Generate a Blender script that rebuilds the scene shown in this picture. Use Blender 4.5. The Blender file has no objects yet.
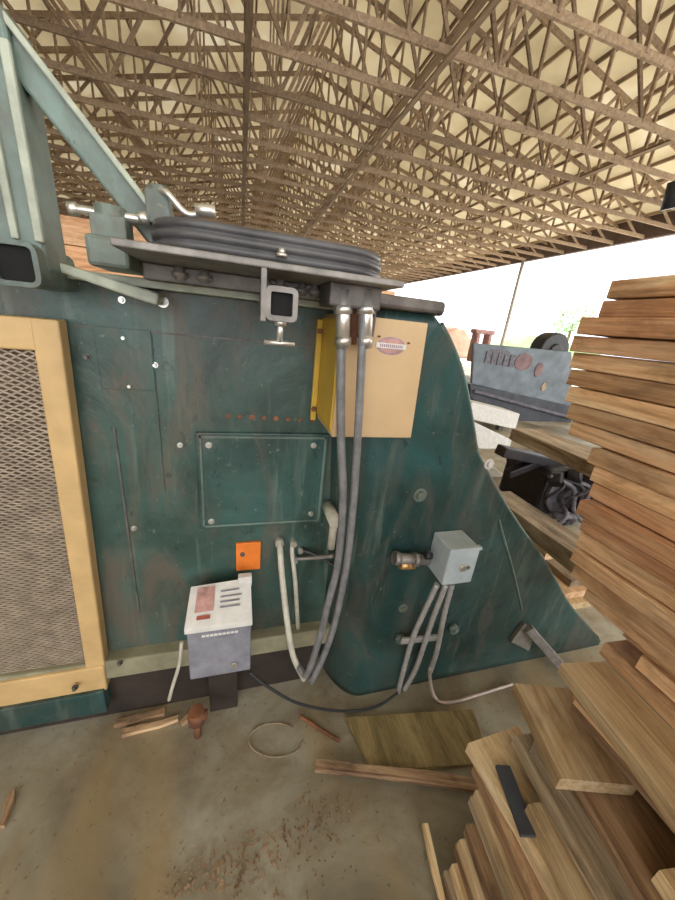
import bpy, bmesh, math, random
from mathutils import Vector, Matrix
R = random.Random(7)
C = bpy.context.scene.collection
# ------------------------------------------------------------------ camera
F, CX, CY, H = 338.0, 337.5, 450.0, 1.6
Yv = Vector((-97, 135, -338)); Zv = Vector((97, 910, 338)).normalized()
Yv = (Yv - Yv.dot(Zv)*Zv).normalized(); Xv = Yv.cross(Zv)
cam = bpy.data.cameras.new('camera'); co = bpy.data.objects.new('camera', cam); C.objects.link(co)
cam.sensor_fit = 'VERTICAL'; cam.sensor_height = 36; cam.lens = F/900*36; cam.clip_start = .02; cam.clip_end = 500
co.matrix_world = Matrix.Translation((0, 0, H)) @ Matrix((Xv, Yv, Zv)).to_4x4()
bpy.context.scene.camera = co
def ray(px, py):
    v = Vector((px-CX, CY-py, -F)); return Vector((v.dot(Xv), v.dot(Yv), v.dot(Zv)))
def aY(px, py, y):
    r = ray(px, py); r = r/r.y*y; r.z += H; return r
def aX(px, py, x):
    r = ray(px, py); r = r/r.x*x; r.z += H; return r
def aZ(px, py, z):
    r = ray(px, py); r = r/r.z*(z-H); r.z += H; return r
# ------------------------------------------------------------------ materials
def nodes(name):
    m = bpy.data.materials.new(name); m.use_nodes = True
    nt = m.node_tree; b = nt.nodes['Principled BSDF']; return m, nt, b
def ramp(nt, stops):
    r = nt.nodes.new('ShaderNodeValToRGB'); e = r.color_ramp.elements
    while len(e) < len(stops): e.new(.5)
    for k, (p, c) in enumerate(stops): e[k].position = p; e[k].color = (*c, 1)
    return r
def noise(nt, scale, detail=4, vec=None, rough=.6, dist=0):
    n = nt.nodes.new('ShaderNodeTexNoise'); n.inputs['Scale'].default_value = scale
    n.inputs['Detail'].default_value = detail; n.inputs['Roughness'].default_value = rough
    n.inputs['Distortion'].default_value = dist
    if vec: nt.links.new(vec, n.inputs['Vector'])
    return n
def coords(nt, sc=(1, 1, 1), rnd=False):
    t = nt.nodes.new('ShaderNodeTexCoord'); mp = nt.nodes.new('ShaderNodeMapping'); mp.inputs['Scale'].default_value = sc
    nt.links.new(t.outputs['Object'], mp.inputs['Vector'])
    if rnd:
        oi = nt.nodes.new('ShaderNodeObjectInfo'); mu = nt.nodes.new('ShaderNodeMath'); mu.operation = 'MULTIPLY'; mu.inputs[1].default_value = 37
        nt.links.new(oi.outputs['Random'], mu.inputs[0]); nt.links.new(mu.outputs[0], mp.inputs['Location'])
    return mp.outputs[0]
def mix(nt, a, b, f, mode='MIX'):
    m = nt.nodes.new('ShaderNodeMix'); m.data_type = 'RGBA'; m.blend_type = mode
    for s, v in ((m.inputs['Factor'], f), (m.inputs['A'], a), (m.inputs['B'], b)):
        if isinstance(v, (int, float)): s.default_value = v
        elif isinstance(v, tuple): s.default_value = (*v, 1)
        else: nt.links.new(v, s)
    return m.outputs['Result']
def bump(nt, b, h, st=.3, d=.01):
    n = nt.nodes.new('ShaderNodeBump'); n.inputs['Strength'].default_value = st; n.inputs['Distance'].default_value = d
    nt.links.new(h, n.inputs['Height']); nt.links.new(n.outputs[0], b.inputs['Normal'])
def plain(name, col, rough=.6, metal=0, var=.25, scale=12, bst=.15):
    m, nt, b = nodes(name); v = coords(nt); n = noise(nt, scale, 5, v)
    lo = tuple(c*(1-var) for c in col); hi = tuple(min(1, c*(1+var)) for c in col)
    r = ramp(nt, [(.3, lo), (.7, hi)]); nt.links.new(n.outputs[0], r.inputs[0]); nt.links.new(r.outputs[0], b.inputs['Base Color'])
    b.inputs['Roughness'].default_value = rough; b.inputs['Metallic'].default_value = metal
    bump(nt, b, n.outputs[0], bst, .004); return m
def wood(name, cols, dirt=.3, gscale=1.0, rough=.75, bst=.5):
    m, nt, b = nodes(name)
    v = coords(nt, (9*gscale, .9*gscale, 9*gscale), True)
    g = noise(nt, 2.2, 6, v, .65, 1.2)
    r = ramp(nt, [(.32, cols[0]), (.48, cols[1]), (.66, cols[2])]); nt.links.new(g.outputs[0], r.inputs[0])
    v2 = coords(nt, (60, 3, 60), True); f = noise(nt, 2, 4, v2, .7)
    fr = ramp(nt, [(.36, (.66, .58, .50)), (.54, (1, 1, 1))]); nt.links.new(f.outputs[0], fr.inputs[0])
    c = mix(nt, r.outputs[0], fr.outputs[0], .75, 'MULTIPLY')
    # dirt blotches, sawn stains
    v3 = coords(nt, (5, 2, 5), True); d = noise(nt, 1.6, 5, v3, .7, .5)
    dr = ramp(nt, [(.50, (0, 0, 0)), (.68, (dirt, dirt, dirt))]); nt.links.new(d.outputs[0], dr.inputs[0])
    c = mix(nt, c, tuple(x*.32 for x in cols[0]), dr.outputs[0])
    # knots
    v4 = coords(nt, (6, 2.4, 3), True); vo = nt.nodes.new('ShaderNodeTexVoronoi'); vo.inputs['Scale'].default_value = 1.1; nt.links.new(v4, vo.inputs['Vector'])
    kr = ramp(nt, [(.06, (.7, .7, .7)), (.13, (0, 0, 0))]); nt.links.new(vo.outputs['Distance'], kr.inputs[0])
    c = mix(nt, c, tuple(x*.35 for x in cols[0]), kr.outputs[0])
    oi = nt.nodes.new('ShaderNodeObjectInfo'); rr = ramp(nt, [(0, (.62, .58, .54)), (.5, (.92, .90, .88)), (1, (1.15, 1.12, 1.06))]); nt.links.new(oi.outputs['Random'], rr.inputs[0])
    c = mix(nt, c, rr.outputs[0], 1.0, 'MULTIPLY')
    nt.links.new(c, b.inputs['Base Color']); b.inputs['Roughness'].default_value = rough
    bump(nt, b, f.outputs[0], bst, .004); return m
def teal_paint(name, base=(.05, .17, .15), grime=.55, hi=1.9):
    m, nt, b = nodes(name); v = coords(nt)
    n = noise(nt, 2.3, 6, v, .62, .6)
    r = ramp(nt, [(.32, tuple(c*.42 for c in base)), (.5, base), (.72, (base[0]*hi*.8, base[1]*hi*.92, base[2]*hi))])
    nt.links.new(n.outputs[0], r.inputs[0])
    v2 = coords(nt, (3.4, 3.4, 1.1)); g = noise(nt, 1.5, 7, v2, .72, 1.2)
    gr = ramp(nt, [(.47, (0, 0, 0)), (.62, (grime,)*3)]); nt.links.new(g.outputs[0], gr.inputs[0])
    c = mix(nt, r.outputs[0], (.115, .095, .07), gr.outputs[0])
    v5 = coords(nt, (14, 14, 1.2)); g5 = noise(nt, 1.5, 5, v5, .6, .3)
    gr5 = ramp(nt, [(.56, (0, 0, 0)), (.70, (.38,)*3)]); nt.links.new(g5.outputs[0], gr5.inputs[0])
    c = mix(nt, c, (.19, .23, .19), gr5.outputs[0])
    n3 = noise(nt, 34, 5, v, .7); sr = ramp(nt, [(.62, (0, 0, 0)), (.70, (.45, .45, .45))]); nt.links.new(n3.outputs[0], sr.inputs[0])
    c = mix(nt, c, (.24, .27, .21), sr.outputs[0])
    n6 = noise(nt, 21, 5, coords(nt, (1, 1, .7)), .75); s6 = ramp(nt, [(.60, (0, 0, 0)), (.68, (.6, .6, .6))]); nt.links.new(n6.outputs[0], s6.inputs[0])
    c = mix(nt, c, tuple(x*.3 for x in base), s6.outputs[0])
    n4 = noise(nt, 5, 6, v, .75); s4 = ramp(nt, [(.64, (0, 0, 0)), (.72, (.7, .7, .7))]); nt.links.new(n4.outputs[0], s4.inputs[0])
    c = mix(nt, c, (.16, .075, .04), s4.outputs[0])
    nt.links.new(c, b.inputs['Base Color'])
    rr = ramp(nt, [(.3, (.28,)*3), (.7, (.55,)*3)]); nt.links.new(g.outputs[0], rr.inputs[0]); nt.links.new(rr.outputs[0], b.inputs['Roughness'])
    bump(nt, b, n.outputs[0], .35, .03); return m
M = {}
M['teal'] = teal_paint('teal_paint', (.044, .088, .073), .85)
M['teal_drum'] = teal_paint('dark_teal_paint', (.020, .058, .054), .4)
M['teal_light'] = teal_paint('worn_teal_paint', (.16, .215, .18), .6, 1.8)
M['yellow'] = plain('yellow_paint', (.60, .40, .18), .5, 0, .16, 7)
M['yellow_bright'] = plain('bright_yellow_paint', (.62, .40, .05), .5, 0, .12, 8)
M['cream'] = plain('cream_paint', (.64, .45, .25), .5, 0, .08, 5)
M['steel'] = plain('worn_steel', (.26, .24, .22), .5, .4, .3, 20)
M['bright'] = plain('bright_metal', (.72, .70, .66), .3, .8, .15, 20)
M['dark_steel'] = plain('dark_greasy_steel', (.13, .115, .105), .5, .3, .5, 14)
M['rust'] = plain('rusty_metal', (.24, .10, .05), .8, .1, .5, 14)
M['skirt'] = plain('greasy_brown_with_shade', (.035, .024, .018), .9, 0, .4, 9)  # grease brown taken near black, shade under the skid included in the colour
M['worn'] = plain('worn_and_lit_pale_paint', (.42, .45, .36), .5, 0, .3, 14)  # wear on flange and bracket; painted light on brace and post strips
M['fred'] = plain('faded_red_on_grey', (.22, .13, .13), .6, 0, .4, 5)
M['teal_panel'] = teal_paint('panel_teal_paint', (.036, .088, .077), .6)
M['fredheap'] = plain('pale_rusty_scrap', (.50, .30, .22), .9, 0, .3, 1)
M['eave'] = plain('dark_eave_board', (.12, .085, .075), .8, 0, .25, 2)
M['pipe'] = plain('pale_pinkish_pipe', (.50, .40, .36), .35, .2, .2, 20)
M['mauve'] = plain('faded_mauve_print', (.40, .27, .30), .6, 0, .3, 30)
M['black'] = plain('black_rubber', (.03, .03, .033), .45, 0, .3, 14)
M['rubber'] = plain('dusty_rubber', (.085, .082, .085), .4, 0, .45, 7)
M['hollow_shade'] = plain('dark_hollow_shade', (.008, .008, .008), .9)
M['grey_enamel'] = plain('grey_enamel', (.25, .25, .29), .4, 0, .25, 16)
M['junction'] = plain('blue_grey_enamel', (.46, .52, .54), .4, 0, .12, 16)
M['conduit'] = plain('grey_conduit', (.42, .40, .38), .4, .2, .2, 30)
M['hose'] = plain('grey_hose', (.20, .20, .205), .28, 0, .3, 25)
M['pale_hose'] = plain('pale_hose', (.58, .55, .46), .4, 0, .2, 20)
M['orange'] = plain('orange_plate', (.85, .22, .03), .5, 0, .12, 20)
M['red'] = plain('faded_red', (.42, .10, .07), .6, 0, .3, 30)
M['white'] = plain('dusty_white', (.74, .72, .68), .6, 0, .12, 16)
M['pink'] = plain('faded_pink_print', (.55, .30, .27), .6, 0, .35, 30)
M['ink'] = plain('grey_print', (.25, .25, .28), .6, 0, .3, 30)
M['brass'] = plain('brass', (.6, .36, .14), .35, .7, .3, 30)
M['sawdust'] = plain('sawdust_core', (.20, .14, .10), .95, 0, .45, 9, .5)
M['mesh_metal'] = plain('expanded_metal', (.42, .35, .27), .6, .2, .3, 20)
M['beam'] = plain('dusty_green_beam', (.27, .25, .16), .8, 0, .35, 8)
M['post'] = wood('pole_wood', [(.30, .28, .25), (.42, .39, .35), (.5, .47, .42)], .1)
M['truss'] = wood('truss_wood', [(.26, .19, .13), (.38, .285, .20), (.49, .38, .28)], .15, .5)
M['lumber'] = wood('fresh_lumber', [(.54, .31, .16), (.86, .55, .31), (.96, .72, .47)], .6)
M['pile'] = wood('yellow_lumber', [(.58, .40, .21), (.84, .64, .38), (.95, .80, .55)], .5)
M['brownboard'] = wood('brown_board', [(.20, .115, .065), (.44, .28, .165), (.68, .49, .31)], .85)
M['oldwood'] = wood('weathered_wood', [(.22, .16, .10), (.42, .33, .22), (.62, .52, .38)], .7)
M['orangewood'] = wood('orange_lumber', [(.50, .24, .12), (.78, .44, .24), (.90, .60, .37)], .5)
M['ply'] = wood('dirty_plywood', [(.20, .15, .06), (.36, .28, .12), (.48, .38, .18)], .6, .4)
M['blue_hull'] = plain('blue_grey_steel', (.17, .20, .23), .6, .1, .35, 3)
M['dark_hull'] = plain('dark_blue_steel', (.06, .065, .08), .6, .1, .35, 5)
M['engine'] = plain('black_engine', (.02, .017, .02), .5, .2, .5, 9)
M['engine_grey'] = plain('greasy_grey', (.13, .12, .14), .5, .3, .5, 20)
M['leaf'] = plain('pale_leaf', (.30, .46, .22), .7, 0, .3, 3)
M['bark'] = plain('bark', (.2, .14, .09), .9, 0, .3, 8)
# roof panels: cream sheeting that lets some daylight through
m, nt, b = nodes('roof_sheeting'); v = coords(nt, (.25, .25, .25)); n = noise(nt, 1.3, 4, v)
r = ramp(nt, [(.3, (.58, .52, .39)), (.55, (.76, .70, .56)), (.75, (.90, .88, .82))]); nt.links.new(n.outputs[0], r.inputs[0])
tr = nt.nodes.new('ShaderNodeBsdfTranslucent'); nt.links.new(r.outputs[0], tr.inputs['Color'])
df = nt.nodes.new('ShaderNodeBsdfDiffuse'); nt.links.new(r.outputs[0], df.inputs['Color'])
mx = nt.nodes.new('ShaderNodeMixShader'); mx.inputs[0].default_value = .3
nt.links.new(df.outputs[0], mx.inputs[1]); nt.links.new(tr.outputs[0], mx.inputs[2]); nt.links.new(mx.outputs[0], nt.nodes['Material Output'].inputs['Surface'])
M['sheet'] = m
# concrete floor
m, nt, b = nodes('stained_concrete'); v = coords(nt)
n = noise(nt, 1.1, 6, v, .6, .6); r = ramp(nt, [(.32, (.10, .078, .05)), (.48, (.30, .265, .19)), (.66, (.52, .50, .42))]); nt.links.new(n.outputs[0], r.inputs[0])
n2 = noise(nt, 3.5, 6, v, .7, .4); r2 = ramp(nt, [(.48, (0, 0, 0)), (.66, (.75,)*3)]); nt.links.new(n2.outputs[0], r2.inputs[0])
c = mix(nt, r.outputs[0], (.20, .145, .085), r2.outputs[0])
n3 = noise(nt, 1.6, 3, coords(nt, (2.2, .55, 1)), .5, .3); r3 = ramp(nt, [(.52, (0, 0, 0)), (.66, (.6,)*3)]); nt.links.new(n3.outputs[0], r3.inputs[0])
c = mix(nt, c, (.42, .30, .14), r3.outputs[0])
n4 = noise(nt, 42, 3, v, .6); r4 = ramp(nt, [(.62, (0, 0, 0)), (.70, (.5,)*3)]); nt.links.new(n4.outputs[0], r4.inputs[0])
c = mix(nt, c, (.10, .07, .045), r4.outputs[0])
nt.links.new(c, b.inputs['Base Color']); b.inputs['Roughness'].default_value = .7; bump(nt, b, n4.outputs[0], .15, .004)
M['concrete'] = m
M['gravel'] = plain('pale_gravel', (.60, .56, .48), .9, 0, .2, 1.5)
# ------------------------------------------------------------------ mesh helpers
def finish(name, bm, mat, parent=None, bevel=0, smooth=False, seg=2):
    bmesh.ops.recalc_face_normals(bm, faces=bm.faces)
    me = bpy.data.meshes.new(name); bm.to_mesh(me); bm.free()
    for mm in (mat if isinstance(mat, (list, tuple)) else [mat]): me.materials.append(M[mm])
    if smooth:
        for p in me.polygons: p.use_smooth = True
    o = bpy.data.objects.new(name, me); C.objects.link(o)
    if bevel:
        md = o.modifiers.new('bevel', 'BEVEL'); md.width = bevel; md.segments = seg; md.limit_method = 'ANGLE'
    if parent: o.parent = parent; o.matrix_parent_inverse = Matrix.Translation(-parent.matrix_basis.translation) if False else Matrix()
    if parent:
        w = world_loc(parent); o.location = -w
    return o
def world_loc(o):
    v = Vector((0, 0, 0))
    while o: v = v + o.location; o = o.parent
    return v
def tag(o, label=None, cat=None, group=None, kind=None):
    if label: o['label'] = label
    if cat: o['category'] = cat
    if group: o['group'] = group
    if kind: o['kind'] = kind
    return o
def empty(name, loc, label=None, cat=None, group=None):
    o = bpy.data.objects.new(name, None); C.objects.link(o); o.location = loc; o.empty_display_size = .1
    return tag(o, label, cat, group)
def NB(): return bmesh.new()
def box(bm, x0, x1, y0, y1, z0, z1, mat=0):
    vs = [bm.verts.new((x, y, z)) for x in (x0, x1) for y in (y0, y1) for z in (z0, z1)]
    for f in ((0, 1, 3, 2), (4, 6, 7, 5), (0, 4, 5, 1), (2, 3, 7, 6), (0, 2, 6, 4), (1, 5, 7, 3)):
        fc = bm.faces.new([vs[i] for i in f]); fc.material_index = mat
def bar(bm, a, b, w, h, up=(0, 0, 1)):
    a = Vector(a); b = Vector(b); d = (b-a).normalized(); up = Vector(up)
    s = d.cross(up)
    if s.length < 1e-4: s = d.cross(Vector((0, 1, 0)))
    s.normalize(); u = s.cross(d).normalized()
    vs = []
    for p in (a, b):
        for i, j in ((-1, -1), (1, -1), (1, 1), (-1, 1)): vs.append(bm.verts.new(p+s*i*w/2+u*j*h/2))
    for f in ((3, 2, 1, 0), (4, 5, 6, 7), (0, 1, 5, 4), (1, 2, 6, 5), (2, 3, 7, 6), (3, 0, 4, 7)): bm.faces.new([vs[i] for i in f])
def cyl(bm, a, b, r, r2=None, n=16, cap=True):
    a = Vector(a); b = Vector(b); r2 = r if r2 is None else r2; d = (b-a).normalized()
    s = d.orthogonal().normalized(); u = d.cross(s)
    A = [bm.verts.new(a+(s*math.cos(t)+u*math.sin(t))*r) for t in (2*math.pi*k/n for k in range(n))]
    B = [bm.verts.new(b+(s*math.cos(t)+u*math.sin(t))*r2) for t in (2*math.pi*k/n for k in range(n))]
    for k in range(n): f = bm.faces.new((A[k], A[(k+1) % n], B[(k+1) % n], B[k])); f.smooth = True
    if cap: bm.faces.new(A[::-1]); bm.faces.new(B)
def catmull(pts, k=8):
    P = [Vector(p) for p in pts]; P = [P[0]*2-P[1]]+P+[P[-1]*2-P[-2]]; out = []
    for i in range(1, len(P)-2):
        for j in range(k):
            t = j/k; a, b_, c_, d = P[i-1:i+3]
            out.append(.5*((2*b_)+(c_-a)*t+(2*a-5*b_+4*c_-d)*t*t+(3*b_-a-3*c_+d)*t**3))
    out.append(P[-2]); return out
def tube(bm, pts, r, n=10, k=8, rib=0):
    P = catmull(pts, k); ring = []; s = None
    for i, p in enumerate(P):
        d = (P[min(i+1, len(P)-1)]-P[max(i-1, 0)]).normalized()
        s = d.orthogonal().normalized() if s is None else (s-d*s.dot(d)).normalized()
        u = d.cross(s); rr = r*(1+rib*(i % 2))
        ring.append([bm.verts.new(p+(s*math.cos(t)+u*math.sin(t))*rr) for t in (2*math.pi*q/n for q in range(n))])
    for a, b in zip(ring, ring[1:]):
        for q in range(n): f = bm.faces.new((a[q], a[(q+1) % n], b[(q+1) % n], b[q])); f.smooth = True
    bm.faces.new(ring[0][::-1]); bm.faces.new(ring[-1])
def prism(bm, poly, y0, y1):   # polygon in XZ extruded along Y
    A = [bm.verts.new((x, y0, z)) for x, z in poly]; B = [bm.verts.new((x, y1, z)) for x, z in poly]
    bm.faces.new(A); bm.faces.new(B[::-1]); n = len(poly)
    for k in range(n): bm.faces.new((A[k], A[(k+1) % n], B[(k+1) % n], B[k]))
def slab(bm, poly, z0, z1):    # polygon in XY extruded along Z
    A = [bm.verts.new((x, y, z0)) for x, y in poly]; B = [bm.verts.new((x, y, z1)) for x, y in poly]
    bm.faces.new(A); bm.faces.new(B[::-1]); n = len(poly)
    for k in range(n): bm.faces.new((A[k], A[(k+1) % n], B[(k+1) % n], B[k]))
def bolt(parent, p, r=.011, mat='bright', d=(0, -1, 0), name='bolt'):
    bm = NB(); p = Vector(p); d = Vector(d)
    cyl(bm, p-d*.003, p+d*.003, r*1.5, n=14); cyl(bm, p+d*.003, p+d*.012, r, r*.85, n=6)
    return finish(name, bm, mat, parent)
def boxpart(name, mat, parent, x0, x1, y0, y1, z0, z1, bevel=.002):
    bm = NB(); box(bm, x0, x1, y0, y1, z0, z1); return finish(name, bm, mat, parent, bevel)
# ------------------------------------------------------------------ setting
XE = 15.0; YB = 50.0; XL = -10.0; ZB = 5.92; XR = 2.5
bm = NB(); box(bm, XL, XE, -12, YB, -.1, 0); tag(finish('floor', bm, 'concrete'), kind='structure')
bm = NB(); box(bm, XE, 120, -20, 150, -.12, -.02); tag(finish('ground', bm, 'gravel'), kind='structure')
bm = NB(); box(bm, XL-.1, XL, -9, YB, 0, ZB+.7); tag(finish('wall_left', bm, 'truss'), kind='structure')
PITCH = 3.1/12.5
bm = NB()
for x0, z0, x1, z1 in ((XE+.4, ZB+.72-.4*PITCH, XR, ZB+.72+3.1), (XR, ZB+.72+3.1, XL-.4, ZB+.72-.4*PITCH)):
    vs = [bm.verts.new(p) for p in ((x0, -9, z0), (x1, -9, z1), (x1, YB, z1), (x0, YB, z0), (x0, -9, z0+.03), (x1, -9, z1+.03), (x1, YB, z1+.03), (x0, YB, z0+.03))]
    for f in ((0, 1, 2, 3), (7, 6, 5, 4), (0, 4, 5, 1), (1, 5, 6, 2), (2, 6, 7, 3), (3, 7, 4, 0)): bm.faces.new([vs[i] for i in f])
tag(finish('ceiling', bm, 'sheet'), kind='structure')
bm = NB(); box(bm, XE-.05, XE+.15, -9, YB, 5.84, 6.62); tag(finish('trim_1', bm, 'eave'), kind='structure')
bm = NB(); box(bm, XL, XL+.15, -9, YB, 5.85, 6.6); tag(finish('trim_2', bm, 'truss'), kind='structure')
def zroof(x): return ZB+.72+3.1-abs(x-XR)*PITCH
# trusses
def truss_members():
    L = []
    L.append(('bottom_chord', (XL, 0, ZB), (XE, 0, ZB), .05, .12))
    for e in (XL, XE): L.append(('top_chord', (e, 0, zroof(e)-.19), (XR, 0, zroof(XR)-.19), .05, .12))
    n = 14; xs = [XL+.5+(XE-XL-1)*k/n for k in range(n+1)]
    for k, x in enumerate(xs):
        if k in (0, n): continue
        L.append(('web', (x, 0, ZB), (x, 0, zroof(x)-.19), .045, .075))
    for k in range(n):
        a, b_ = xs[k], xs[k+1]
        if (k % 2) == 0: L.append(('web', (a, 0, ZB), (b_, 0, zroof(b_)-.19), .045, .075))
        else: L.append(('web', (a, 0, zroof(a)-.19), (b_, 0, ZB), .045, .075))
    return L
mem = truss_members()
pm = []
for nm, a, b_, w, h in mem:
    bm = NB(); bar(bm, a, b_, w, h, (0, 1, 0)) if False else bar(bm, a, b_, w, h)
    me = bpy.data.meshes.new(nm); bmesh.ops.recalc_face_normals(bm, faces=bm.faces); bm.to_mesh(me); bm.free(); me.materials.append(M['truss']); pm.append((nm, me))
bm = NB()
for nm, a, b_, w, h in mem: bar(bm, a, b_, w, h)
bmesh.ops.recalc_face_normals(bm, faces=bm.faces)
allme = bpy.data.meshes.new('roof_truss'); bm.to_mesh(allme); bm.free(); allme.materials.append(M['truss'])
ty = [3.2+1.2*k for k in range(39)]
ordn = ['nearest', 'second', 'third', 'fourth', 'fifth', 'sixth', 'seventh', 'eighth']
for k, y in enumerate(ty):
    if k < 8:
        t = empty('roof_truss', (0, y, 0), 'brown timber roof truss, the %s one counted from the camera into the shed' % ordn[k], 'roof truss', 'roof trusses across the shed')
        for nm, me in pm:
            o = bpy.data.objects.new(nm, me); C.objects.link(o); o.parent = t
    else:
        o = bpy.data.objects.new('roof_truss', allme); C.objects.link(o); o.location = (0, y, 0)
        tag(o, 'brown timber roof truss far down the shed in the dense rows', 'roof truss', 'far roof trusses')
# purlins and lateral braces
PX = [x for x in [XL+.8*k for k in range(40)] if x < XE+.2]
for k, x in enumerate(PX):
    bm = NB(); sgn = -1 if x > XR else 1
    bar(bm, (x, -9, zroof(x)-.055), (x, YB, zroof(x)-.055), .05, .1)
    o = finish('roof_purlin', bm, 'truss')
    tag(o, 'long brown purlin running lengthwise under the cream roof sheeting', 'purlin', 'roof purlins under the sheeting')
for k, (x, lb) in enumerate(((.12, 'pale timber brace line running lengthwise on the trusses straight above the machine'), (3.25, 'pale timber brace line on the trusses, right of the one above the machine'),
                (9.0, 'timber brace line under the trusses nearest the open right side'), (-4.5, 'timber brace line under the trusses at the far left'))):
    bm = NB(); bar(bm, (x, .5, ZB+.12), (x, YB, ZB+.12), .14, .045)
    if x in (.12, 3.25): bar(bm, (x, .5, ZB-.11), (x, YB, ZB-.11), .1, .045)
    tag(finish('lateral_brace', bm, 'truss'), lb, 'brace')
for y, lb in ((17.7, 'thin grey pole holding up the eave at the open side of the shed'),):
    bm = NB(); cyl(bm, (XE-.12, y, 0), (XE-.12, y, 5.84), .1, .09, 14); tag(finish('eave_pole', bm, 'post'), lb, 'pole')
# dark fitting near the right edge, under the chord
p = aY(676, 184, 5.6)
t = empty('hanging_lamp', p, 'black fitting hanging under the roof at the right edge', 'lamp')
bm = NB(); cyl(bm, (p.x-.25, 5.6, ZB-.08), (p.x, 5.6, p.z), .03, n=8); finish('bracket', bm, 'black', t)
bm = NB(); cyl(bm, (p.x, 5.6, p.z+.05), (p.x+.12, 5.6, p.z-.35), .13, .17, 14); finish('lamp_head', bm, 'black', t)
# ------------------------------------------------------------------ the machine
YF = 1.12
mc = empty('sawmill_machine', (0, YF, 0), 'big dark teal sawmill machine with bolted panels and flared drum housing on concrete floor', 'machine')
# main body: side panel, top flange, skid
boxpart('side_panel', 'teal', mc, -2.6, .36, YF, YF+1.2, .30, 1.64)
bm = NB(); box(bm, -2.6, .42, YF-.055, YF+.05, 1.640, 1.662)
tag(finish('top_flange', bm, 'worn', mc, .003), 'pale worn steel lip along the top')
bm = NB(); prism(bm, [(-.43, 1.675), (-.43, 1.655), (-.235, 1.605), (-.205, 1.60), (-.20, 1.628), (-.215, 1.632)], YF-.09, YF-.005)
finish('angle_bracket', bm, 'worn', mc, .006)
boxpart('base_skirt', 'skirt', mc, -2.6, .33, YF-.02, YF+.06, .0, .25, .004)
boxpart('skid_beam', 'beam', mc, -2.6, .42, YF-.05, YF+.10, .245, .335, .006)
bm = NB(); box(bm, -2.6, .4, YF+.35, YF+.5, .0, .245); box(bm, -2.5, -2.3, YF+.02, YF+1.1, 0, .245); finish('skid_foot', bm, 'rust', mc)
# plates on the face
boxpart('corner_plate', 'teal', mc, -.385, -.245, YF-.006, YF, 1.36, 1.53, .001)
boxpart('weld_seam', 'teal', mc, -.248, -.243, YF-.004, YF+.001, 1.02, 1.52, .001)
boxpart('lower_seam', 'dark_steel', mc, -.372, -.366, YF-.004, YF+.001, .50, 1.24, .001)
boxpart('upper_seam', 'dark_steel', mc, -.43, .30, YF-.003, YF+.001, 1.525, 1.529, .0005)
ap = boxpart('access_panel', 'teal_panel', mc, -.139, .305, YF-.014, YF, .868, 1.232, .004)
bm = NB()
for a in ((-.128, .295, 1.215, 1.222), (-.128, .295, .878, .884)): box(bm, a[0], a[1], YF-.018, YF-.013, a[2], a[3])
for a in ((-.128, -.122), (.288, .295)): box(bm, a[0], a[1], YF-.018, YF-.013, .878, 1.222)
finish('panel_edge', bm, 'teal_light', ap)
for x, z in ((-.10, 1.19), (.25, 1.19), (-.10, .90), (.26, .91)): bolt(ap, (x, YF-.014, z), .007, 'bright')
for px, py in ((122, 300), (163, 302), (124, 338), (130, 386), (87, 357), (134, 528), (155, 365), (180, 445)):
    p = aY(px, py, YF); bolt(mc, (p.x, YF, p.z), .006 if px != 163 else .010, 'bright' if px not in (87,) else 'dark_steel')
for k in range(8):
    p = aY(228+12*k, 416+.6*k, YF); bm = NB(); cyl(bm, (p.x, YF+.001, p.z), (p.x, YF-.003, p.z), .007+.004*R.random(), n=8)
    tag(finish('rust_spot', bm, 'rust', mc), 'small rusty stud hole')
# orange plate
p0 = aY(236, 541, YF); p1 = aY(260, 570, YF)
op = boxpart('orange_plate', 'orange', mc, p0.x, p1.x, YF-.012, YF, p1.z+.015, p0.z-.005, .002)
op['label'] = 'small bright orange square plate'
bm = NB(); cyl(bm, (p0.x+.024, YF-.011, .745), (p0.x+.024, YF-.017, .745), .009, n=10); finish('plate_hole', bm, 'dark_steel', op)
# mesh guard
g = empty('mesh_guard', (-.6, YF-.04, .2)); g.parent = mc; g.location = Vector((-.6, YF-.04, .2))-mc.location
g['label'] = 'yellow framed guard of expanded metal mesh'
gy0, gy1 = YF-.055, YF-.005
def gx(z): return -.443-.045*(1.54-z)/1.23
bm = NB()
prism(bm, [(gx(1.54), 1.54), (gx(.30), .30), (gx(.30)-.062, .30), (gx(1.54)-.062, 1.54)], gy0, gy1)
prism(bm, [(-1.6, 1.535), (gx(1.53), 1.54), (gx(1.46), 1.46), (-1.6, 1.455)], gy0+.002, gy1)
prism(bm, [(-1.6, .30), (gx(.30), .33), (gx(.17), .20), (-1.6, .17)], gy0-.006, gy1)
finish('guard_frame', bm, 'yellow', g, .006)
bm = NB(); x = -.53; dx, dz = .030, .0085
z = .30
row = 0
while z < 1.47:
    x = -1.25+(row % 2)*dx/2
    while x < gx(z)-.055:
        a = Vector((x, YF-.028, z)); m1 = Vector((x+dx/2, YF-.034, z+dz)); m2 = Vector((x+dx, YF-.028, z))
        bar(bm, a, m1, .003, .0042); bar(bm, m1, m2, .003, .0042)
        x += dx
    z += dz; row += 1
tag(finish('wire_mesh', bm, 'mesh_metal', g), 'diamond pattern expanded metal mesh')
boxpart('guard_backing', 'sawdust', g, -1.6, -.515, YF-.012, YF-.003, .30, 1.47, .001)
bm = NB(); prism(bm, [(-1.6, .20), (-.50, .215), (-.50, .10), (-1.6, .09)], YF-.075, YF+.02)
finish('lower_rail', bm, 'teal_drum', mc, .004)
for px, py in ((75, 688), (120, 663)): p = aY(px, py, YF-.08); bolt(mc, (p.x, YF-.078, p.z), .007, 'dark_steel')
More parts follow.
